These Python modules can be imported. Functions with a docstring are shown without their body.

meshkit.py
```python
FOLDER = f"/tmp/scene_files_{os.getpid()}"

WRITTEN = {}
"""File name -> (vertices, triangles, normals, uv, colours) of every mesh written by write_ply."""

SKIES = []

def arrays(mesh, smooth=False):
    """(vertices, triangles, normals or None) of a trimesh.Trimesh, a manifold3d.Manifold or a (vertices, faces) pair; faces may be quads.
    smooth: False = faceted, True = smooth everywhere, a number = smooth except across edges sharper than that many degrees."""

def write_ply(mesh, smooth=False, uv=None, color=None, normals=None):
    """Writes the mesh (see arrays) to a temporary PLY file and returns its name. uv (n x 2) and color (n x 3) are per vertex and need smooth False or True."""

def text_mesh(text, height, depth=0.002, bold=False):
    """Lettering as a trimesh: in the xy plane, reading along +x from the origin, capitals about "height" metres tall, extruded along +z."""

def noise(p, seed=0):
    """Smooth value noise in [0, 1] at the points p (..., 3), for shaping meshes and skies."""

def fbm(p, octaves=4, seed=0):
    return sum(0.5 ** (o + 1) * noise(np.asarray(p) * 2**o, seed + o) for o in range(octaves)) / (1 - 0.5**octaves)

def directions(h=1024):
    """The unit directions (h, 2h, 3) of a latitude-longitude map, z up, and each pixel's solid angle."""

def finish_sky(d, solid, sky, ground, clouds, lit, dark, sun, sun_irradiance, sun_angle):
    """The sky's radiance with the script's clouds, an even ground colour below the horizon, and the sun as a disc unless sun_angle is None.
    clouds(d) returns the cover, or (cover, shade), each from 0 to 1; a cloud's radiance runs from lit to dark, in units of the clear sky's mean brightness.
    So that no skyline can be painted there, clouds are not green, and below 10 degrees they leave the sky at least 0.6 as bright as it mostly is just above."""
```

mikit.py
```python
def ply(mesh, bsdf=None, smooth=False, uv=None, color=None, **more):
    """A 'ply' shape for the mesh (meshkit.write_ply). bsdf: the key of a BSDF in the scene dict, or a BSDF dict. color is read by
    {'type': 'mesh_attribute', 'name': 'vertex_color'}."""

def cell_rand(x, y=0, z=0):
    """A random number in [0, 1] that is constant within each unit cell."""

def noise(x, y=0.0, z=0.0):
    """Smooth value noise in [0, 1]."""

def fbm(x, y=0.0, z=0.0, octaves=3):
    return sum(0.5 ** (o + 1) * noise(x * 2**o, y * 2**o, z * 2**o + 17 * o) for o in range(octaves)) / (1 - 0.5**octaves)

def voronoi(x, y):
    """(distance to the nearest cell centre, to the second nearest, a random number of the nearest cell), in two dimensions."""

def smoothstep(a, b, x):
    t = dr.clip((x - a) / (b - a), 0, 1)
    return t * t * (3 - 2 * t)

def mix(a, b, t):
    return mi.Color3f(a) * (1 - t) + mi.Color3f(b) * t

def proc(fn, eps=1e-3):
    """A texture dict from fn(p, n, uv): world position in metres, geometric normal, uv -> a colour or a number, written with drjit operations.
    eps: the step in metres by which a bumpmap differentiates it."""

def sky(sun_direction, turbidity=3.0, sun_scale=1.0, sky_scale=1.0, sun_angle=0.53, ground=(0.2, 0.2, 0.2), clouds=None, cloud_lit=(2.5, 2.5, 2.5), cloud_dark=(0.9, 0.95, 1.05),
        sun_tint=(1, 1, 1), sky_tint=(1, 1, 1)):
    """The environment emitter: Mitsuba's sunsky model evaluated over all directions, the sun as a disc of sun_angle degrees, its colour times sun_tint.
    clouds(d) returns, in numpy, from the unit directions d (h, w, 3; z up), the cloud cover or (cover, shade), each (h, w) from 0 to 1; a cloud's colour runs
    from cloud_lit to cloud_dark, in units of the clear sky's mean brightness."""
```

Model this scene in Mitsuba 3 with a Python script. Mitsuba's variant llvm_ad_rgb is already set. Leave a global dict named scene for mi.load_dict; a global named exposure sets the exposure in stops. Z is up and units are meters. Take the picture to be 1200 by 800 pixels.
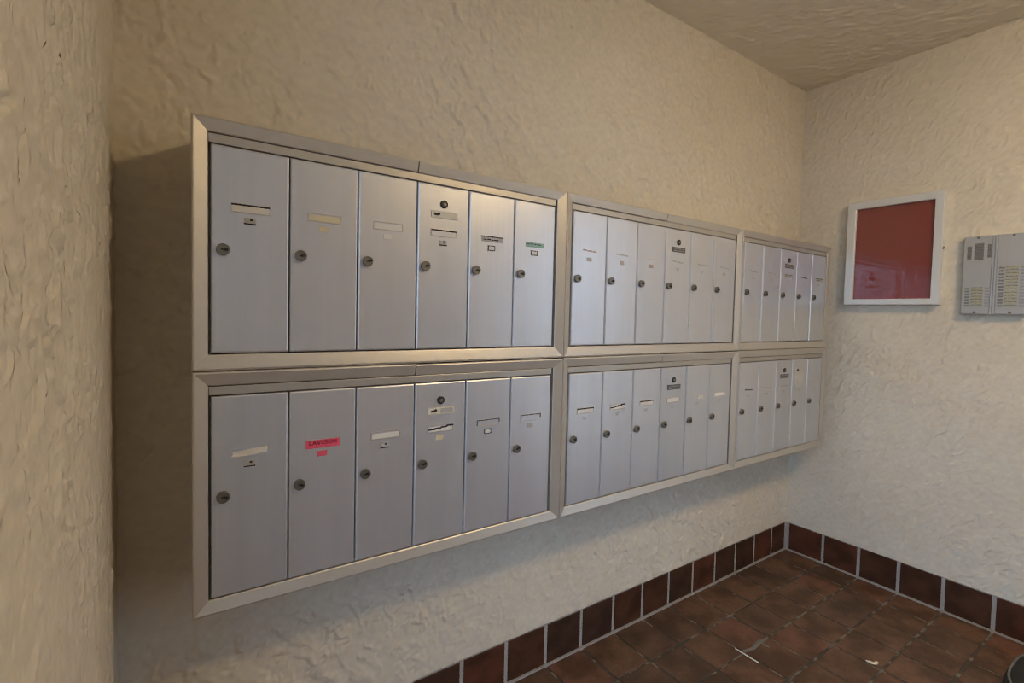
import math, random
import numpy as np, trimesh, drjit as dr
import mitsuba as mi
import mikit, meshkit
from mikit import proc, noise, fbm, smoothstep, mix

T = mi.ScalarTransform4f
random.seed(7)
scene, labels = {}, {}

# ------------------------------------------------------------------ camera, sky, exposure
exposure = 3.36
RIGHT = np.array([0.81258791, -0.58230486, 0.02493863])
DOWN = np.array([-0.00288803, -0.04681047, -0.99889961])
FWD = np.array([0.58283149, 0.81162173, -0.03971934])
EYE = np.array([-2.59634693, -1.31404606, 1.20226478])
cam = np.eye(4)
cam[:3, 0], cam[:3, 1], cam[:3, 2], cam[:3, 3] = -RIGHT, -DOWN, FWD, EYE
scene['camera'] = {'type': 'perspective', 'fov_axis': 'x', 'fov': math.degrees(2 * math.atan(600 / 581.97)),
                   'principal_point_offset_x': -28.6 / 1200, 'principal_point_offset_y': 8.75 / 800,
                   'near_clip': 0.02, 'far_clip': 500.0, 'to_world': T(cam)}
SKY, LAMP = 1.85, 9.5
def clouds(d):
    c = meshkit.fbm(d * np.array([3.0, 3.0, 6.0]), 4)
    return 0.75 + 0.25 * np.clip((c - 0.4) * 4, 0, 1), np.clip((c - 0.35) * 2, 0, 1)
scene['sky'] = mikit.sky((0.55, 0.45, 0.7), turbidity=4.0, sun_scale=0.25, sky_scale=SKY, clouds=clouds,
                         cloud_lit=(1.08, 1.5, 2.14), cloud_dark=(0.74, 1.04, 1.52), ground=(0.3, 0.3, 0.29))

# ------------------------------------------------------------------ dimensions (metres; x along the mailbox wall, y out of it, z up)
ROOM_L, ROOM_B, CEIL = -2.7034, -3.3, 2.3705
DOOR_A, DOOR_B, DOOR_H = -1.9, -2.8, 2.08   # the entry opening in the right wall, beyond the panel
STUB = -1.03              # the left wall ends here and the entry is open to the outside beyond
TP = 0.16                 # tile pitch
BASE = 0.1448             # height of the tile base
D = 0.1921                # depth of the mailboxes to their door faces
PITCH = 0.136

# ------------------------------------------------------------------ materials
def principled(color, rough=0.5, **more):
    c = color if isinstance(color, dict) else {'type': 'rgb', 'value': list(color)}
    return {'type': 'principled', 'base_color': c, 'roughness': rough, **more}
def two(b):
    return {'type': 'twosided', 'bsdf': b}

def stucco_color(p, n, uv):
    a = fbm(p.x * 3.1, p.y * 3.1, p.z * 3.1, 3)
    b = fbm(p.x * 70, p.y * 70, p.z * 70, 2)
    c = mix((0.585, 0.522, 0.412), (0.645, 0.587, 0.482), a)
    return c * (0.93 + 0.14 * b)
scene['stucco'] = {'type': 'diffuse', 'reflectance': proc(stucco_color)}
def ceiling_color(p, n, uv):
    a = fbm(p.x * 5, p.y * 5, p.z * 5, 3)
    return mix((0.72, 0.655, 0.53), (0.78, 0.715, 0.59), a)
scene['brown_paint'] = {'type': 'diffuse', 'reflectance': {'type': 'rgb', 'value': [0.27, 0.19, 0.115]}}
scene['ceiling_paint'] = {'type': 'diffuse', 'reflectance': proc(ceiling_color)}
def grout_color(p, n, uv):
    a = fbm(p.x * 40, p.y * 40, p.z * 40, 3)
    return mix((0.075, 0.066, 0.055), (0.20, 0.18, 0.15), smoothstep(0.45, 0.72, a))
scene['grout'] = {'type': 'diffuse', 'reflectance': proc(grout_color)}
scene['smear_grout'] = {'type': 'diffuse', 'reflectance': {'type': 'rgb', 'value': [0.17, 0.16, 0.14]}}
scene['base_grout'] = {'type': 'diffuse', 'reflectance': {'type': 'rgb', 'value': [0.33, 0.30, 0.27]}}
def tile_mat(lo, hi, rough):
    def fn(p, n, uv):
        a = fbm(p.x * 14, p.y * 14, p.z * 14, 4)
        b = noise(p.x * 160, p.y * 160, p.z * 160)
        return mix(lo, hi, smoothstep(0.25, 0.75, a)) * (0.9 + 0.2 * b)
    return principled(proc(fn), rough, specular=0.22)
FT = ['floor_tile_a', 'floor_tile_b', 'floor_tile_c']
scene['floor_tile_a'] = tile_mat((0.0812, 0.0450, 0.0285), (0.1392, 0.0780, 0.0495), 0.42)
scene['floor_tile_b'] = tile_mat((0.0696, 0.0420, 0.0270), (0.1189, 0.0690, 0.0465), 0.46)
scene['floor_tile_c'] = tile_mat((0.0870, 0.0450, 0.0285), (0.1522, 0.0750, 0.0495), 0.40)
BT = ['base_tile_a', 'base_tile_b', 'base_tile_c']
scene['base_tile_a'] = tile_mat((0.0432, 0.0184, 0.0100), (0.0720, 0.0310, 0.0170), 0.42)
scene['base_tile_b'] = tile_mat((0.0504, 0.0207, 0.0110), (0.0960, 0.0333, 0.0190), 0.42)
scene['base_tile_c'] = tile_mat((0.0336, 0.0172, 0.0110), (0.0552, 0.0264, 0.0160), 0.45)
def brushed(lo, hi, rough, metal):
    def fn(p, n, uv):
        a = fbm(p.x * 26, p.y * 26, p.z * 1.1, 3)
        b = noise(p.x * 420, p.y * 420, p.z * 5)
        return mix(lo, hi, 0.7 * a + 0.3 * b)
    return principled(proc(fn), rough, metallic=metal, specular=0.5)
scene['door_metal'] = brushed((0.53, 0.54, 0.563), (0.61, 0.62, 0.643), 0.36, 0.65)
scene['door_metal_b'] = brushed((0.50, 0.51, 0.533), (0.57, 0.58, 0.603), 0.38, 0.65)
scene['trim_metal'] = principled((0.54, 0.505, 0.445), 0.42, metallic=0.65)
scene['body_metal'] = principled((0.36, 0.34, 0.31), 0.5, metallic=0.5)
scene['header_metal'] = principled((0.42, 0.395, 0.35), 0.42, metallic=0.6)
scene['lock_metal'] = principled((0.19, 0.175, 0.145), 0.42, metallic=0.8)
scene['black_plastic'] = principled((0.012, 0.012, 0.012), 0.5)
scene['dark_mark'] = {'type': 'diffuse', 'reflectance': {'type': 'rgb', 'value': [0.045, 0.04, 0.038]}}
for k, c in dict(white=(0.66, 0.63, 0.57), cream=(0.60, 0.53, 0.36), dusk=(0.20, 0.195, 0.18), haze=(0.30, 0.30, 0.32), straw=(0.44, 0.41, 0.27), moss=(0.20, 0.19, 0.12), putty=(0.47, 0.46, 0.42), grey=(0.40, 0.385, 0.36), pink=(0.72, 0.11, 0.17), red=(0.38, 0.29, 0.25),
                 green=(0.27, 0.42, 0.34), slate=(0.12, 0.115, 0.115), ivory=(0.62, 0.57, 0.45), wine=(0.20, 0.012, 0.03)).items():
    scene['card_' + k] = {'type': 'diffuse', 'reflectance': {'type': 'rgb', 'value': list(c)}}
scene['board_frame'] = principled((0.64, 0.645, 0.63), 0.40, metallic=0.3)
def felt(p, n, uv):
    return mix((0.19, 0.028, 0.024), (0.23, 0.037, 0.030), fbm(p.x * 300, p.y * 300, p.z * 300, 2))
scene['red_felt'] = {'type': 'diffuse', 'reflectance': proc(felt)}
scene['pane_glass'] = {'type': 'thindielectric', 'int_ior': 1.5}
scene['panel_metal'] = principled((0.40, 0.395, 0.375), 0.45, metallic=0.4)
scene['panel_edge'] = principled((0.50, 0.49, 0.47), 0.35, metallic=0.5)
scene['concrete'] = {'type': 'diffuse', 'reflectance': {'type': 'rgb', 'value': [0.36, 0.35, 0.33]}}
scene['bag_cloth'] = two(principled((0.010, 0.010, 0.010), 0.7))
scene['bag_trim'] = principled((0.10, 0.10, 0.10), 0.45)
scene['lamp_white'] = principled((0.7, 0.7, 0.68), 0.4)

# ------------------------------------------------------------------ helpers
def box(x0, x1, y0, y1, z0, z1):
    m = trimesh.creation.box((x1 - x0, y1 - y0, z1 - z0))
    m.apply_translation(((x0 + x1) / 2, (y0 + y1) / 2, (z0 + z1) / 2))
    return m
def cat(*ms):
    return trimesh.util.concatenate([m for m in ms])
used = {}
def numbered(name):
    n = used.get(name, -1) + 1
    used[name] = n
    return name if n == 0 else f'{name}_{n:03d}'
def key_of(name, parent=None):
    return numbered(f'{parent}__{name}' if parent else name)
def obj(name, mesh, mat, parent=None, smooth=False, to_world=None, label=None, kind=None, **more):
    """One entry of the scene; mesh may be a ply dict that alike pieces share."""
    k = key_of(name, parent)
    s = dict(mesh) if isinstance(mesh, dict) else mikit.ply(mesh, smooth=smooth)
    s['bsdf'] = {'type': 'ref', 'id': mat}
    s.update(more)
    if to_world is not None:
        s['to_world'] = to_world
    scene[k] = s
    if label: labels.setdefault(k, {})['label'] = label
    if kind: labels.setdefault(k, {})['kind'] = kind
    return k
def thing(name, label, category, group=None):
    k = numbered(name)
    labels[k] = {'label': label, 'category': category}
    if group: labels[k]['group'] = group
    return k
def struct(name, mesh, mat, label=None, smooth=False):
    return obj(name, mesh, mat, None, smooth, label=label, kind='structure')
def move(x, y, z):
    return T().translate([x, y, z])
def slab(w, h, t, r=0.002, axis='y'):
    """A plate of width w (x), height h (z), thickness t, chamfered by r round its front edge; its front is y=0 and it faces -y, its corner at the origin."""
    v, f = [], []
    ring = lambda inset, y: [(inset, y, inset), (w - inset, y, inset), (w - inset, y, h - inset), (inset, y, h - inset)]
    loops = [ring(0, t), ring(0, r), ring(r * 0.3, r * 0.3), ring(r, 0)]
    for l in loops: v += l
    n = 4
    for a in range(len(loops) - 1):
        for i in range(n):
            j = (i + 1) % n
            p, q_, r_, s_ = a * n + i, a * n + j, (a + 1) * n + j, (a + 1) * n + i
            f += [(p, q_, r_), (p, r_, s_)]
    e = (len(loops) - 1) * n
    f += [(e, e + 1, e + 2), (e, e + 2, e + 3), (0, 2, 1), (0, 3, 2)]
    m = trimesh.Trimesh(v, f, process=False)
    m.fix_normals()
    return m
def disc(r, depth, seg=24, bev=0.0015):
    """A short cylinder standing out of y=0 towards -y."""
    m = trimesh.creation.revolve(np.array([[0, 0], [r, 0], [r, depth - bev], [r - bev, depth], [0, depth]]), sections=seg)
    m.apply_transform(trimesh.transformations.rotation_matrix(math.pi / 2, [1, 0, 0]))
    return m
def ring_plate(w, h, wall, depth):
    """A thin rectangular rim, centred, standing out of y=0 towards -y."""
    return cat(box(-w / 2, w / 2, -depth, 0.0005, h / 2 - wall, h / 2), box(-w / 2, w / 2, -depth, 0.0005, -h / 2, -h / 2 + wall),
               box(-w / 2, -w / 2 + wall, -depth, 0.0005, -h / 2 + wall, h / 2 - wall), box(w / 2 - wall, w / 2, -depth, 0.0005, -h / 2 + wall, h / 2 - wall))

# ------------------------------------------------------------------ the setting
def stucco_height(u, v, seed, scale=1.0):
    """Skip-trowelled plaster, in metres: torn plateaus with sharp slanting edges over a sandy ground, smoother in patches."""
    st = lambda x, lo, hi: (lambda t: t * t * (3 - 2 * t))(np.clip((x - lo) / (hi - lo), 0, 1))
    z = np.full_like(u, seed * 3.7)
    c, s_ = math.cos(1.05), math.sin(1.05)
    a, b = (u * c - v * s_) / scale, (u * s_ + v * c) / scale        # a runs along the trowel strokes
    p = np.stack([u / scale, v / scale, z], -1)
    wx, wy = (meshkit.fbm(p * 22 + o, 2, seed + k) - 0.5 for o, k in ((3, 11), (50, 12)))
    q = np.stack([a + 0.05 * wx, b + 0.05 * wy, z], -1)
    n1 = meshkit.fbm(q * np.array([17, 36, 1]), 3, seed + 1)
    n2 = meshkit.fbm(q * np.array([30, 58, 1]) + 7, 3, seed + 2)
    rough = 0.55 + 0.65 * st(meshkit.fbm(p * 3.2 + 9, 2, seed + 3), 0.35, 0.62)
    h = 1.9 * st(n1, 0.50, 0.545) * (0.35 + 0.9 * n2) + 1.3 * st(n2, 0.54, 0.58)
    h -= 2.4 * st(meshkit.noise(q * np.array([46, 84, 1]), seed + 6), 0.84, 0.92)
    h += 1.3 * (meshkit.fbm(p * 60, 3, seed + 4) - 0.5) + 0.8 * (meshkit.fbm(p * 170, 2, seed + 5) - 0.5)
    return h * rough * 0.0013
def axis_points(*segments):
    """Grid lines: (start, end, step) ..."""
    out = []
    for a, b, s in segments:
        n = max(1, int(round(abs(b - a) / s)))
        out += list(np.linspace(a, b, n, endpoint=False))
    return np.array(out + [segments[-1][1]])
def relief_slab(us, vs, seed, place, thick, amp=1.0, scale=1.0):
    """A slab whose front is a grid over us x vs raised by plaster relief; place(u, v, h) puts a point at height h in front of the wall's plane."""
    U, V = np.meshgrid(us, vs, indexing='ij')
    H = stucco_height(U, V, seed, scale) * amp
    H -= H.mean()
    nu, nv = U.shape
    front = place(U.ravel(), V.ravel(), H.ravel())
    i = np.arange(nu * nv).reshape(nu, nv)
    a, b, c, d = i[:-1, :-1].ravel(), i[1:, :-1].ravel(), i[1:, 1:].ravel(), i[:-1, 1:].ravel()
    f = np.vstack([np.stack([a, b, c], 1), np.stack([a, c, d], 1)])
    V_, F_ = [front], [f]; off = nu * nv
    loop = np.concatenate([i[:, 0], i[-1, 1:], i[-2::-1, -1], i[0, -2:0:-1]])
    uu, vv = U.ravel()[loop], V.ravel()[loop]
    rim = np.vstack([front[loop], place(uu, vv, np.full(len(loop), -thick))])
    n = len(loop); k = np.arange(n); k2 = (k + 1) % n
    F_.append(off + np.vstack([np.stack([k, k + n, k2], 1), np.stack([k2, k + n, k2 + n], 1)])); V_.append(rim); off += 2 * n
    corners = place(np.array([us[0], us[-1], us[-1], us[0]]), np.array([vs[0], vs[0], vs[-1], vs[-1]]), np.full(4, -thick))
    F_.append(off + np.array([[0, 2, 1], [0, 3, 2]])); V_.append(corners)
    return np.vstack(V_), np.vstack(F_)

fine = 0.0037
P = lambda x, y, z: np.stack([x, y, z], -1)
full = lambda a, v: np.full_like(a, v)
struct('wall_front', relief_slab(axis_points((ROOM_L - 0.1, ROOM_L, 0.05), (ROOM_L, 0.0, fine), (0.0, 0.1, 0.05)), axis_points((BASE, CEIL, fine), (CEIL, CEIL + 0.1, 0.05)), 1, lambda u, v, h: P(u, -h, v), 0.2, 1.15),
       'stucco', 'cream stucco wall that carries the mailboxes', True)
struct('wall_right', relief_slab(axis_points((0.2, -0.0, 0.1), (0.0, -1.0, fine), (-1.0, DOOR_A, 0.05)), axis_points((BASE, CEIL, fine), (CEIL, CEIL + 0.1, 0.05)), 2, lambda u, v, h: P(-h, u, v), 0.2, 0.75),
       'stucco', 'cream stucco wall with the red notice board and the entry panel', True)
struct('wall_left', relief_slab(axis_points((STUB, 0.0, 0.003), (0.0, 0.15, 0.05)), axis_points((-0.1, 0.0, 0.05), (0.0, CEIL, 0.0036), (CEIL, CEIL + 0.1, 0.05)), 3, lambda u, v, h: P(ROOM_L + h, u, v), 0.2, 1.0, 0.85),
       'stucco', 'cream stucco wall close to the camera at the left edge', True)
struct('wall_right', box(0.0, 0.2, ROOM_B - 0.2, DOOR_B, 0, CEIL), 'stucco', 'stucco wall beyond the entry opening')
struct('wall_right', box(0.0, 0.2, DOOR_B, DOOR_A, DOOR_H, CEIL), 'stucco', 'stucco lintel over the entry opening')
struct('wall_back', box(ROOM_L - 0.2, 0.0, ROOM_B - 0.2, ROOM_B, 0, CEIL), 'brown_paint', 'brown painted wall across the entry, behind the camera')
struct('ceiling', relief_slab(axis_points((ROOM_L - 0.4, -1.8, 0.05), (-1.8, 0.0, 0.006), (0.0, 0.25, 0.1)), axis_points((0.25, 0.0, 0.1), (0.0, -1.3, 0.006), (-1.3, ROOM_B - 0.3, 0.05)), 4, lambda u, v, h: P(u, v, CEIL - h), 0.25, 0.7),
       'ceiling_paint', 'textured plaster ceiling of the entry', True)
struct('ground', box(-40, 40, -40, 40, -0.30, -0.10), 'concrete', 'concrete ground outside the entry')

# floor: a grout bed with the tiles standing proud of it
GAP = 0.010
floor = struct('floor', box(ROOM_L - 0.2, 0.05, ROOM_B - 0.2, 0.05, -0.1, -0.0035), 'grout', 'brown quarry tile floor with grey grout')
rng = np.random.default_rng(3)
def tile_mesh(w, h, t, r):
    """A tile face up: corner at the origin, top at z=0."""
    m = slab(w, h, t, r)
    m.apply_transform(np.array([[1, 0, 0, 0], [0, 0, 1, 0], [0, -1, 0, 0], [0, 0, 0, 1.0]]))
    m.fix_normals()
    return m
xs = [0.0] + [-(0.1426 + TP * k) for k in range(17)]
ys = [0.0] + [-(0.0277 + TP * k) for k in range(1, 21)]
xs = [x for x in xs if x > ROOM_L + 0.03] + [ROOM_L]
ys = [y for y in ys if y > ROOM_B + 0.03] + [ROOM_B]
ys[0] = 0.0
cache, rest = {}, []
for i in range(len(xs) - 1):
    for j in range(len(ys) - 1):
        x1, x0, y1, y0 = xs[i] - GAP / 2, xs[i + 1] + GAP / 2, ys[j] - GAP / 2, ys[j + 1] + GAP / 2
        w, h = round(x1 - x0, 4), round(y1 - y0, 4)
        if w < 0.005 or h < 0.005: continue
        dx, dy, dz = rng.uniform(-0.0012, 0.0012), rng.uniform(-0.0012, 0.0012), rng.uniform(-0.0008, 0.0004)
        if y1 < -1.65:
            m = tile_mesh(w, h, 0.012, 0.0025); m.apply_translation((x0 + dx, y0 + dy, dz)); rest.append(m); continue
        if (w, h) not in cache: cache[w, h] = mikit.ply(tile_mesh(w, h, 0.012, 0.0025))
        tilt = T().rotate([0, 0, 1], rng.uniform(-0.4, 0.4)).rotate([1, 0, 0], rng.uniform(-0.15, 0.15))
        obj('tile', cache[w, h], FT[rng.integers(3)], floor, to_world=move(x0 + dx, y0 + dy, dz) @ tilt)
obj('tile_field', cat(*rest), 'floor_tile_b', floor, kind='stuff')

smear = trimesh.creation.icosphere(3, 1.0); smear.apply_scale((0.085, 0.0085, 0.0022))
smear.vertices[:, 1] += 0.010 * (meshkit.fbm(smear.vertices * 45, 3, 4) - 0.5) + 0.004 * np.sin(smear.vertices[:, 0] * 70)
spur = trimesh.creation.icosphere(2, 1.0); spur.apply_scale((0.006, 0.020, 0.0020)); spur.apply_translation((0.030, -0.018, 0))
obj('grout_smear', cat(smear, spur), 'smear_grout', floor, 60, move(-0.868, -0.348, -0.0008), label='pale smear of spilled grout')

# tile base along the two walls
bl = struct('baseboard_front', cat(box(ROOM_L, 0.0, -0.0005, 0.05, 0.0, BASE - 0.001), box(ROOM_L, -0.003, -0.009, 0.0, -0.004, 0.0065)), 'base_grout', 'row of brown base tiles under the mailboxes')
br = struct('baseboard_right', cat(box(-0.0005, 0.05, DOOR_A, 0.0, 0.0, BASE - 0.001), box(-0.009, 0.0, DOOR_A, -0.003, -0.004, 0.0065)), 'base_grout', 'row of brown base tiles under the notice board')
BG = 0.0145
cache = {}
def base_plate(w):
    w = round(w, 4)
    if w not in cache: cache[w] = mikit.ply(slab(w, BASE - 0.0105, 0.012, 0.002))
    return cache[w]
edges = [0.0] + [-(0.1426 + TP * k) for k in range(16)] + [ROOM_L]
for i in range(len(edges) - 1):
    x1, x0 = edges[i] - (BG / 2 if i else 0.020), edges[i + 1] + BG / 2
    obj('tile', base_plate(x1 - x0), BT[rng.integers(3)], bl, to_world=move(x0, -0.004, 0.0075 + rng.uniform(-0.001, 0.001)))
edges = [0.0] + [-(0.0277 + TP * k) for k in range(1, 21) if 0.0277 + TP * k < -DOOR_A - 0.02] + [DOOR_A]
for i in range(len(edges) - 1):
    y1, y0 = edges[i] - (BG / 2 if i else 0.020), edges[i + 1] + BG / 2
    obj('tile', base_plate(y1 - y0), BT[rng.integers(3)], br, to_world=move(-0.004, y1, 0.0075 + rng.uniform(-0.001, 0.001)) @ T().rotate([0, 0, 1], -90))

# ------------------------------------------------------------------ ceiling lamp of the entry (beside and behind the camera)
lamp = thing('ceiling_lamp', 'round flush ceiling lamp with a white diffuser over the entry floor', 'lamp')
LX, LY = -1.05, -1.70
obj('base', trimesh.creation.revolve(np.array([[0, 0], [0.17, 0], [0.17, 0.028], [0.155, 0.034], [0, 0.034]]), sections=40), 'lamp_white', lamp, 30, move(LX, LY, CEIL - 0.036))
prof = np.array([[0.0, -0.075]] + [[0.15 * math.sin(a), -0.075 * math.cos(a)] for a in np.linspace(0.15, math.pi / 2, 12)] + [[0, 0]])
obj('diffuser', trimesh.creation.revolve(prof, sections=40), 'lamp_white', lamp, 40, move(LX, LY, CEIL - 0.037),
    emitter={'type': 'area', 'radiance': {'type': 'rgb', 'value': [LAMP * 1.0, LAMP * 0.73, LAMP * 0.40]}})

# ------------------------------------------------------------------ mailboxes
H = 0.3945
DOOR_W = PITCH - 0.0024
door_ply = mikit.ply(slab(DOOR_W, H, 0.022, 0.0034), smooth=False)
lock_m = disc(0.0112, 0.006)
collar = trimesh.creation.annulus(0.0085, 0.0112, 0.0015, sections=24)
collar.apply_transform(trimesh.transformations.rotation_matrix(math.pi / 2, [1, 0, 0])); collar.apply_translation((0, -0.0065, 0))
lock_ply = mikit.ply(cat(lock_m, collar), smooth=30)
keyhole_ply = mikit.ply(cat(box(0.0005, 0.0085, -0.0078, -0.005, -0.0022, 0.0026), box(-0.003, 0.001, -0.0072, -0.005, -0.0011, 0.0011)))
post_ply = mikit.ply(disc(0.0095, 0.004), smooth=30)
post_core_ply = mikit.ply(disc(0.0050, 0.0055), smooth=30)
plate_ply = mikit.ply(box(-0.034, 0.034, -0.0016, 0.0005, -0.0085, 0.0085))
plate_mark_ply = mikit.ply(cat(box(-0.027, -0.014, -0.0024, -0.001, -0.003, 0.002), box(-0.018, -0.012, -0.0026, -0.001, -0.001, 0.004)))
plate_glass_ply = mikit.ply(box(-0.002, 0.030, -0.0022, -0.001, -0.0065, 0.0055))
plate_text_ply = mikit.ply(cat(*[box(x, x + 0.004, -0.0022, -0.001, z, z + 0.0022) for x in np.arange(-0.028, 0.026, 0.0065) for z in (-0.005, 0.002)]))
slot_ply = mikit.ply(ring_plate(0.0680, 0.0180, 0.0013, 0.0016))
slit_ply = mikit.ply(box(-0.033, 0.033, -0.0020, 0.0003, 0.0046, 0.0074))
bracket_ply = mikit.ply(cat(box(-0.034, 0.034, -0.0020, 0.0003, 0.0062, 0.0086), box(-0.034, -0.0318, -0.0020, 0.0003, -0.006, 0.0062), box(0.0318, 0.034, -0.0020, 0.0003, -0.002, 0.0062)))
card_ply = mikit.ply(box(-0.031, 0.031, -0.0011, 0.0003, -0.0072, 0.0050))
crumple = trimesh.creation.box((0.060, 0.0012, 0.012)).subdivide().subdivide().subdivide()
crumple.vertices[:, 1] += 0.006 * (meshkit.fbm(crumple.vertices * 60, 3, 5) - 0.62); crumple.vertices[:, 2] += 0.10 * crumple.vertices[:, 0]
crumple_ply = mikit.ply(crumple)
tag_ply = mikit.ply(box(-0.0095, 0.0095, -0.0012, 0.0003, -0.0055, 0.0055))
tag_ring_ply = mikit.ply(ring_plate(0.021, 0.0135, 0.0022, 0.0018))
tag_line_ply = mikit.ply(cat(box(-0.010, 0.010, -0.0020, 0.0003, -0.0068, -0.0048), box(0.000, 0.0045, -0.0018, 0.0003, 0.000, 0.004)))
scribble_ply = mikit.ply(cat(*[box(x, x + w, -0.0016, -0.0005, z, z + 0.0024) for x, w, z in ((-0.026, 0.007, -0.002), (-0.016, 0.011, -0.0015), (-0.002, 0.006, -0.0022), (0.006, 0.013, -0.0018))]))
def scaled(mesh, sx, sz, dz=0.0):
    m = mesh.copy(); m.apply_scale((sx, 1, sz)); m.apply_translation((0, 0, dz)); return m
pink_text = meshkit.text_mesh('LAVISON', 0.0078, 0.0006, True)
pink_text.apply_transform(trimesh.transformations.rotation_matrix(math.pi / 2, [1, 0, 0]))
pb = pink_text.bounds
pink_text.apply_translation(-(pb[0] + pb[1]) / 2); pink_text.apply_scale((0.056 / (pb[1, 0] - pb[0, 0]), 1, 1)); pink_text.apply_translation((0, -0.0014, 0.0008))
pink_text_ply = mikit.ply(pink_text)
pink_card_ply = mikit.ply(box(-0.034, 0.034, -0.0012, 0.0003, -0.0095, 0.0078))

# per door: (card colour or None, slot style, tag style). slot: 's' dark slit, 'b' dark bracket, 'r' plain rim, 'l' lettering only, 'c' crumpled, '' nothing
ROWS = [
    [[('white', 's', 'line'), ('cream', 'r', 'cream'), ('white', 'r', 'white'), ('white', 's', 'line'), ('grey', 'l', 'ring'), ('green', 'g', 'ring')],
     [('red', 'f', 'grey'), ('grey', 'f', 'grey'), ('ivory', 'f', 'red'), ('grey', 'f', 'faint'), ('grey', 'f', 'faint'), ('grey', 'f', 'grey')],
     [('grey', 'f', 'faint'), ('grey', 'f', 'grey'), ('grey', 'l', 'faint'), ('slate', 'f', 'faint'), ('grey', 'l', 'grey')]],
    [[('white', 'c', 'line'), ('pink', 'p', 'pink'), ('white', 'r', 'line'), ('white', 'x', 'cream'), ('grey', 'b', 'ring'), ('grey', 'b', 'grey')],
     [('white', 's', 'faint'), ('white', 'x', 'faint'), ('white', 's', 'faint'), ('white', 'r', 'faint'), ('white', 'h', 'faint'), ('white', 'd', 'faint')],
     [('slate', 'f', 'faint'), ('grey', 'f', 'faint'), ('grey', 'f', 'faint'), ('cream', 'z', 'faint'), ('grey', 'f', 'faint')]],
]
faint_ply = mikit.ply(cat(*[box(x, x + w, -0.0010, 0.0003, z, z + 0.0040) for x, w, z in ((-0.027, 0.015, 0.0015), (-0.009, 0.018, 0.000), (0.012, 0.014, -0.001))]))
faint_tag_ply = mikit.ply(cat(box(-0.009, 0.009, -0.0010, 0.0003, 0.001, 0.0035), box(-0.006, 0.006, -0.0010, 0.0003, -0.0045, -0.002)))
half_ply = mikit.ply(box(0.002, 0.031, -0.0012, 0.0003, -0.008, 0.004))
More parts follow.
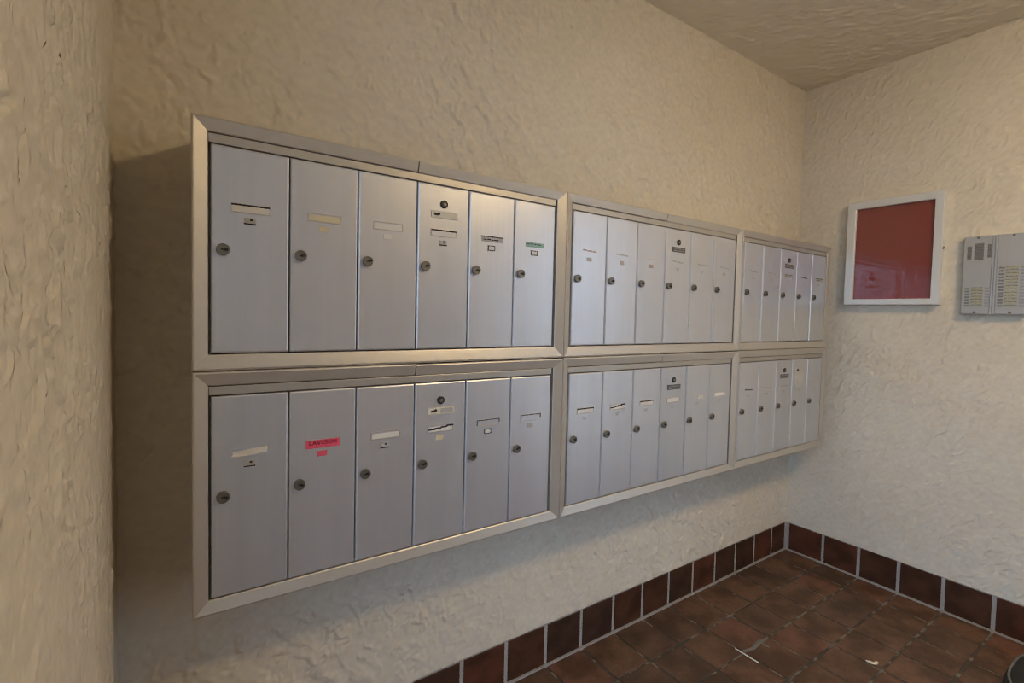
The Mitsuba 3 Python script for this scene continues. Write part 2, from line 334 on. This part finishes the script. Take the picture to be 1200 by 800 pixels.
wave_ply = mikit.ply(cat(*[box(-0.032 + 0.016 * k, -0.014 + 0.016 * k, -0.0022, 0.0003, 0.001 + 0.0022 * k - 0.004, 0.004 + 0.0022 * k - 0.004) for k in range(4)]))
long_card_ply = mikit.ply(box(-0.040, 0.030, -0.0011, 0.0003, -0.075, 0.010))
POST = (3, 3, 2)

CAB = [dict(x=-2.5506, n=6, outer=(-2.5795, -1.6962), inner=(-2.5536, -1.7275)),
       dict(x=-1.6692, n=6, outer=(-1.6954, -0.8166), inner=(-1.6735, -0.8460)),
       dict(x=-0.7919, n=5, outer=(-0.8158, -0.0860), inner=(-0.7960, -0.1080))]
LEVEL = [dict(outer=(1.0795, 1.5535), inner=(1.1102, 1.5272), door=1.1123, head=(1.5085, 1.5258)),
         dict(outer=(0.6065, 1.0782), inner=(0.6340, 1.0505), door=0.6355, head=(1.0320, 1.0490))]
RISE = 0.0062
def trim_piece(o0, o1, i0, i1, depth_axis_y=-D):
    """A mitred strip of the frame: o0-o1 its outer edge, i0-i1 its inner edge (x, z); the outer edge stands RISE proud of the inner one."""
    o0, o1, i0, i1 = map(np.array, (o0, o1, i0, i1))
    at = lambda t: (o0 + (i0 - o0) * t, o1 + (i1 - o1) * t)
    prof = [(0, 0.032), (0, -RISE + 0.003), (0.05, -RISE + 0.0008), (0.14, -RISE), (0.93, -0.0006), (1.0, 0.001), (1.0, 0.032)]
    v = []
    for t, y in prof:
        a, b = at(t)
        v += [(a[0], depth_axis_y + y, a[1]), (b[0], depth_axis_y + y, b[1])]
    n, f = len(prof), []
    for k in range(n):
        a, b, c, d = 2 * k, 2 * k + 1, 2 * ((k + 1) % n) + 1, 2 * ((k + 1) % n)
        f += [(a, b, c), (a, c, d)]
    for k in range(1, n - 1):
        f += [(0, 2 * k, 2 * k + 2), (1, 2 * k + 3, 2 * k + 1)]
    m = trimesh.Trimesh(v, f, process=False); m.fix_normals()
    return m
def shift(m, dx=0, dy=0, dz=0):
    m.apply_translation((dx, dy, dz)); return m

CAB_LABEL = [
    ['upper left mailbox cabinet with six doors, a green name card on its sixth door',
     'upper middle mailbox cabinet with six doors and a dark plate on its fourth',
     'upper right mailbox cabinet with five narrow doors, closest to the notice board'],
    ['lower left mailbox cabinet with six doors, a bright pink card on its second',
     'lower middle mailbox cabinet with six doors and a dark plate on its fourth',
     'lower right mailbox cabinet with five narrow doors, closest to the room corner']]
for r in range(2):
    L = LEVEL[r]
    for c in range(3):
        C = CAB[c]
        k = thing('mailbox_cabinet', 'aluminium ' + CAB_LABEL[r][c], 'mailboxes', 'wall-mounted mailbox cabinets')
        (ox0, ox1), (ix0, ix1), (oz0, oz1), (iz0, iz1) = C['outer'], C['inner'], L['outer'], L['inner']
        obj('body', box(ox0 + 0.004, ox1 - 0.0005, -D + 0.030, 0.004, oz0 + (0.004 if r else 0.0005), oz1 - (0.0005 if r else 0.004)), 'body_metal', k)
        obj('frame_stile', trim_piece((ox0, oz0), (ox0, oz1), (ix0, iz0), (ix0, iz1)), 'trim_metal', k, 25)
        obj('frame_stile', trim_piece((ox1, oz0), (ox1, oz1), (ix1, iz0), (ix1, iz1)), 'trim_metal', k, 25)
        obj('frame_rail', trim_piece((ox0, oz0), (ox1, oz0), (ix0, iz0), (ix1, iz0)), 'trim_metal', k, 25)
        if c < 2:      # the upper rail is in two lengths that meet over the third door's edge
            m0 = C['x'] + 3 * PITCH
            obj('frame_rail', trim_piece((ox0, oz1), (m0 - 0.0012, oz1), (ix0, iz1), (m0 - 0.0012, iz1)), 'trim_metal', k, 25)
            obj('frame_rail', shift(trim_piece((m0 + 0.0012, oz1), (ox1, oz1), (m0 + 0.0012, iz1), (ix1, iz1)), 0, 0.0005, -0.0012), 'trim_metal', k, 25)
        else:
            obj('frame_rail', trim_piece((ox0, oz1), (ox1, oz1), (ix0, iz1), (ix1, iz1)), 'trim_metal', k, 25)
        hx0, hx1 = C['x'] - 0.0025, C['x'] + C['n'] * PITCH + 0.0015
        obj('header_strip', shift(slab(hx1 - hx0, L['head'][1] - L['head'][0], 0.024, 0.0012), hx0, -D + 0.0012, L['head'][0]), 'header_metal', k)
        for i in range(C['n']):
            x0, z0 = C['x'] + i * PITCH, L['door']
            card, slot, tag = ROWS[r][c][i]
            W = lambda lx, lz, ly=0.0: move(x0 + lx, -D + ly, z0 + lz)
            jitter = 0.0006 * rng.uniform(-1, 1)
            d = obj('door', door_ply, 'door_metal_b' if (i * 7 + c * 3 + r * 5) % 4 == 1 else 'door_metal', k, to_world=W(0.0012, 0.0, jitter))
            F = lambda lx, lz: W(lx, lz, jitter)
            spin = T().rotate([0, 1, 0], rng.uniform(-25, 25))
            obj('lock', lock_ply, 'lock_metal', d, to_world=F(0.0205, 0.198))
            obj('keyhole', keyhole_ply, 'black_plastic', d, to_world=F(0.0205, 0.198) @ spin)
            at = F(0.0672, 0.2805)
            if i == POST[c]:
                obj('master_lock', post_ply, 'black_plastic', d, to_world=F(0.0668, 0.350))
                obj('master_lock_core', post_core_ply, 'lock_metal', d, to_world=F(0.0672, 0.3492))
                pale = c == 0
                obj('lock_plate', plate_ply, 'card_ivory' if pale else 'card_slate', d, to_world=F(0.0685, 0.3245))
                if pale:
                    obj('plate_mark', plate_mark_ply, 'dark_mark', d, to_world=F(0.0685, 0.3245))
                    if r == 1: obj('plate_cover', plate_glass_ply, 'card_grey', d, to_world=F(0.0685, 0.3245))
                else:
                    obj('plate_mark', plate_text_ply, 'card_grey', d, to_world=F(0.0685, 0.3245))
            if slot in 'srbx' and slot: obj('card_holder', slot_ply, 'trim_metal', d, to_world=at)
            if slot in ('s', 'r', 'x', 'd'): obj('name_card', card_ply, 'card_' + card, d, to_world=at)
            if slot == 's': obj('holder_slit', slit_ply, 'dark_mark', d, to_world=at)
            if slot == 'b': obj('holder_slit', bracket_ply, 'card_slate', d, to_world=at)
            if slot == 'd': obj('lettering', faint_ply, 'card_slate', d, to_world=F(0.069, 0.2785))
            if slot == 'l':
                obj('name_card', card_ply, 'card_grey', d, to_world=at)
                obj('lettering', scribble_ply, 'dark_mark', d, to_world=F(0.067, 0.2795)); obj('holder_slit', slit_ply, 'card_slate', d, to_world=at)
            if slot == 'g':
                obj('name_card', card_ply, 'card_green', d, to_world=at, label='green name card'); obj('lettering', scribble_ply, 'card_slate', d, to_world=F(0.067, 0.2815))
            if slot == 'f': obj('lettering', faint_ply, 'card_' + card, d, to_world=at)
            if slot == 'c': obj('card_holder', slot_ply, 'door_metal', d, to_world=at); obj('name_card', crumple_ply, 'card_white', d, to_world=F(0.0672, 0.2795), label='crumpled white name card')
            if slot == 'x': obj('holder_slit', wave_ply, 'dark_mark', d, to_world=at)
            if slot == 'h': obj('name_card', half_ply, 'card_white', d, to_world=at)
            if slot == 'z': obj('name_card', long_card_ply, 'card_putty', d, to_world=F(0.0672, 0.345), label='long cream card')
            if slot == 'z': obj('card_mark', post_core_ply, 'black_plastic', d, to_world=F(0.042, 0.346)); obj('lettering', faint_ply, 'card_slate', d, to_world=F(0.066, 0.275))
            if slot == 'p':
                obj('name_card', pink_card_ply, 'card_pink', d, to_world=F(0.067, 0.2795), label='bright pink name card')
                obj('lettering', pink_text_ply, 'card_wine', d, to_world=F(0.067, 0.2805))
            ta = F(0.0655, 0.2575)
            if tag == 'line': obj('number_tag', tag_ply, 'card_grey', d, to_world=ta); obj('number', tag_line_ply, 'dark_mark', d, to_world=ta)
            elif tag == 'ring': obj('number_tag', tag_ply, 'card_white', d, to_world=ta); obj('tag_holder', tag_ring_ply, 'card_slate', d, to_world=ta)
            elif tag == 'pink': obj('number_tag', tag_ply, 'card_pink', d, to_world=ta); obj('number', faint_tag_ply, 'card_wine', d, to_world=F(0.0655, 0.2585))
            elif tag == 'faint': obj('number', faint_tag_ply, 'card_grey', d, to_world=ta)
            else: obj('number_tag', tag_ply, 'card_' + tag, d, to_world=ta); obj('number', faint_tag_ply, 'card_grey' if tag != 'grey' else 'card_slate', d, to_world=ta)

# ------------------------------------------------------------------ notice board on the right wall (built facing -y, then turned to face -x)
TURN = lambda x, y, z: T().translate([x, y, z]).rotate([0, 0, 1], -90)      # local +x runs along world -y, local -y points along world -x
bd = thing('notice_board', 'empty dark red notice board in a pale metal frame on the right wall', 'notice board')
BW, BH, BD = 0.366, 0.474, 0.036
at = TURN(0.0, -0.241, 1.284)
obj('case', cat(box(0.003, BW - 0.003, -0.012, 0.003, 0.003, BH - 0.003), box(0.002, 0.010, -BD + 0.006, -0.010, 0.002, BH - 0.002), box(BW - 0.010, BW - 0.002, -BD + 0.006, -0.010, 0.002, BH - 0.002),
                box(0.010, BW - 0.010, -BD + 0.006, -0.010, 0.002, 0.010), box(0.010, BW - 0.010, -BD + 0.006, -0.010, BH - 0.010, BH - 0.002)), 'board_frame', bd, to_world=at)
obj('felt_panel', box(0.028, BW - 0.026, -0.020, -0.011, 0.018, BH - 0.024), 'red_felt', bd, to_world=at, label='dark red felt back')
def frame4(w, h, l, rr, t, b, y0, y1):
    mk = lambda o0, o1, i0, i1: board_strip(o0, o1, i0, i1, y0, y1)
    return [mk((0, 0), (0, h), (l, b), (l, h - t)), mk((w, 0), (w, h), (w - rr, b), (w - rr, h - t)), mk((0, 0), (w, 0), (l, b), (w - rr, b)), mk((0, h), (w, h), (l, h - t), (w - rr, h - t))]
def board_strip(o0, o1, i0, i1, y0, y1):
    o0, o1, i0, i1 = map(np.array, (o0, o1, i0, i1))
    at_ = lambda t: (o0 + (i0 - o0) * t, o1 + (i1 - o1) * t)
    prof = [(0, y1), (0, y0 + 0.002), (0.06, y0), (0.95, y0), (1, y0 + 0.0015), (1, y1)]
    v = []
    for t, y in prof:
        a, b = at_(t); v += [(a[0], y, a[1]), (b[0], y, b[1])]
    n, f = len(prof), []
    for k in range(n):
        a, b, c, d = 2 * k, 2 * k + 1, 2 * ((k + 1) % n) + 1, 2 * ((k + 1) % n)
        f += [(a, b, c), (a, c, d)]
    for k in range(1, n - 1): f += [(0, 2 * k, 2 * k + 2), (1, 2 * k + 3, 2 * k + 1)]
    m = trimesh.Trimesh(v, f, process=False); m.fix_normals(); return m
for m in frame4(BW, BH, 0.036, 0.031, 0.033, 0.026, -BD, -BD + 0.014): obj('frame_strip', m, 'board_frame', bd, to_world=at)
obj('glass_pane', cat(trimesh.Trimesh([(0.03, -0.026, 0.02), (BW - 0.028, -0.026, 0.02), (BW - 0.028, -0.026, BH - 0.026), (0.03, -0.026, BH - 0.026)], [[0, 1, 2], [0, 2, 3]], process=False)), 'pane_glass', bd, to_world=at)
obj('lock', shift(disc(0.006, 0.008), 0, 0, 0), 'lock_metal', bd, 30, at @ T().translate([BW - 0.004, -0.022, 0.236]) @ T().rotate([0, 0, 1], 90))

# ------------------------------------------------------------------ entry panel (intercom) beside it
ip = thing('intercom_panel', 'grey metal entry intercom panel with speaker slots and rows of call buttons', 'intercom')
at = TURN(0.0, -0.6765, 1.2455)
PW, PH, PD = 0.1925, 0.3085, 0.030
obj('case', box(0, PW, -PD + 0.004, 0.003, 0, PH), 'panel_metal', ip, to_world=at)
obj('faceplate', shift(slab(0.0865, PH - 0.004, 0.0042, 0.001), 0.0015, -PD, 0.002), 'panel_metal', ip, to_world=at)
obj('faceplate', shift(slab(0.0865, PH - 0.004, 0.0042, 0.001), 0.1045, -PD, 0.002), 'panel_metal', ip, to_world=at)
obj('edge_strip', box(0.0895, 0.0945, -PD - 0.003, -PD + 0.004, 0.001, PH - 0.001), 'panel_edge', ip, to_world=at)
obj('edge_strip', box(0.0980, 0.1025, -PD - 0.003, -PD + 0.004, 0.001, PH - 0.001), 'panel_edge', ip, to_world=at)
for x0, x1, z0, z1 in ((0.0120, 0.0262, 0.219, 0.270), (0.0340, 0.0630, 0.214, 0.280), (0.0740, 0.0862, 0.222, 0.274)):
    g = obj('speaker_grille', box(x0, x1, -PD - 0.0006, -PD + 0.002, z0, z1), 'card_dusk', ip, to_world=at)
    obj('slots', cat(*[box(x0 + 0.001, x1 - 0.001, -PD - 0.0010, -PD + 0.001, z, z + 0.0018) for z in np.arange(z0 + 0.002, z1 - 0.002, 0.0048)]), 'card_slate', g, to_world=at)
strip = {w: mikit.ply(box(0, w, -PD - 0.0012, -PD + 0.001, 0, 0.0068)) for w in (0.0135, 0.0150)}
btn = mikit.ply(box(0, 0.0165, -PD - 0.0030, -PD + 0.001, 0, 0.0052))
dash = mikit.ply(box(0, 0.0165, -PD - 0.0022, -PD + 0.001, 0.0054, 0.0076))
def listing(xa, xb, xc, z0, rows, step, w):
    for k in range(rows):
        z = z0 + k * step
        obj('name_strip', strip[w], 'card_dusk', ip, to_world=at @ move(xa, 0, z)); obj('name_strip', strip[w], 'card_haze', ip, to_world=at @ move(xc, 0, z))
        for m in (0, 1):
            b = obj('call_button', btn, 'card_straw', ip, to_world=at @ move(xb + 0.0185 * m, 0, z))
            obj('button_name', dash, 'card_moss', b, to_world=at @ move(xb + 0.0185 * m, 0, z))
listing(0.0115, 0.0310, 0.0725, 0.030, 7, 0.0115, 0.0135)
listing(0.1110, 0.1310, 0.1720, 0.030, 13, 0.0122, 0.0150)
for x in (0.044, 0.148):
    for z in (0.008, PH - 0.006): obj('screw', disc(0.0042, 0.003), 'lock_metal', ip, 30, at @ move(x, -PD, z))

# ------------------------------------------------------------------ small things on the floor
bits = trimesh.creation.icosphere(3, 1.0); bits.apply_scale((0.017, 0.006, 0.003))
b2 = trimesh.creation.icosphere(3, 1.0); b2.apply_scale((0.012, 0.0065, 0.003)); b2.apply_transform(trimesh.transformations.rotation_matrix(1.25, [0, 0, 1])); b2.apply_translation((0.014, 0.008, 0.0008))
scrap = cat(bits, b2); scrap.vertices[:, :2] += 0.004 * (np.stack([meshkit.fbm(scrap.vertices * 120, 3, s) for s in (1, 2)], -1) - 0.5)
k = obj('paper_scrap', scrap, 'card_ivory', None, 60, T().translate([-0.615, -0.632, 0.0028]).rotate([0, 0, 1], -75))
labels[k] = {'label': 'tiny curled cream paper scrap lying on the brown floor tiles', 'category': 'litter'}
stick = trimesh.creation.capsule(0.090, 0.0026, count=[10, 10]); stick.apply_transform(trimesh.transformations.rotation_matrix(math.pi / 2, [1, 0, 0]))
k = obj('stick', stick, 'card_ivory', None, 60, T().translate([-0.953, -0.365, 0.0022]))
labels[k] = {'label': 'thin pale stick lying in a floor joint below the mailboxes', 'category': 'litter'}

bag = thing('bag', 'black rounded bag on the floor at the bottom right corner of the photo', 'bag')
BX, BY = -0.38, -1.10
def puff(v):
    s = np.sign(v) * np.abs(v) ** 0.75
    return s * np.array([0.20, 0.16, 0.06])
shell = trimesh.creation.icosphere(4, 1.0)
shell.vertices = puff(shell.vertices)
shell.vertices += 0.004 * (meshkit.fbm(shell.vertices * 14, 3, 8)[:, None] - 0.5)
shell.apply_translation((0, 0, 0.06))
shell.vertices[:, 2] = np.maximum(shell.vertices[:, 2], 0.0)
obj('shell', shell, 'bag_cloth', bag, 60, move(BX, BY, 0.001))
ang = np.linspace(0, 2 * math.pi, 61)
path = puff(np.stack([math.cos(0.45) * np.cos(ang), math.cos(0.45) * np.sin(ang), 0 * ang + math.sin(0.45)], -1)) + np.array([0, 0, 0.06])
obj('zip', trimesh.creation.sweep_polygon(__import__('shapely').Point(0, 0).buffer(0.004, 6), path), 'bag_trim', bag, 40, move(BX, BY, 0.001))
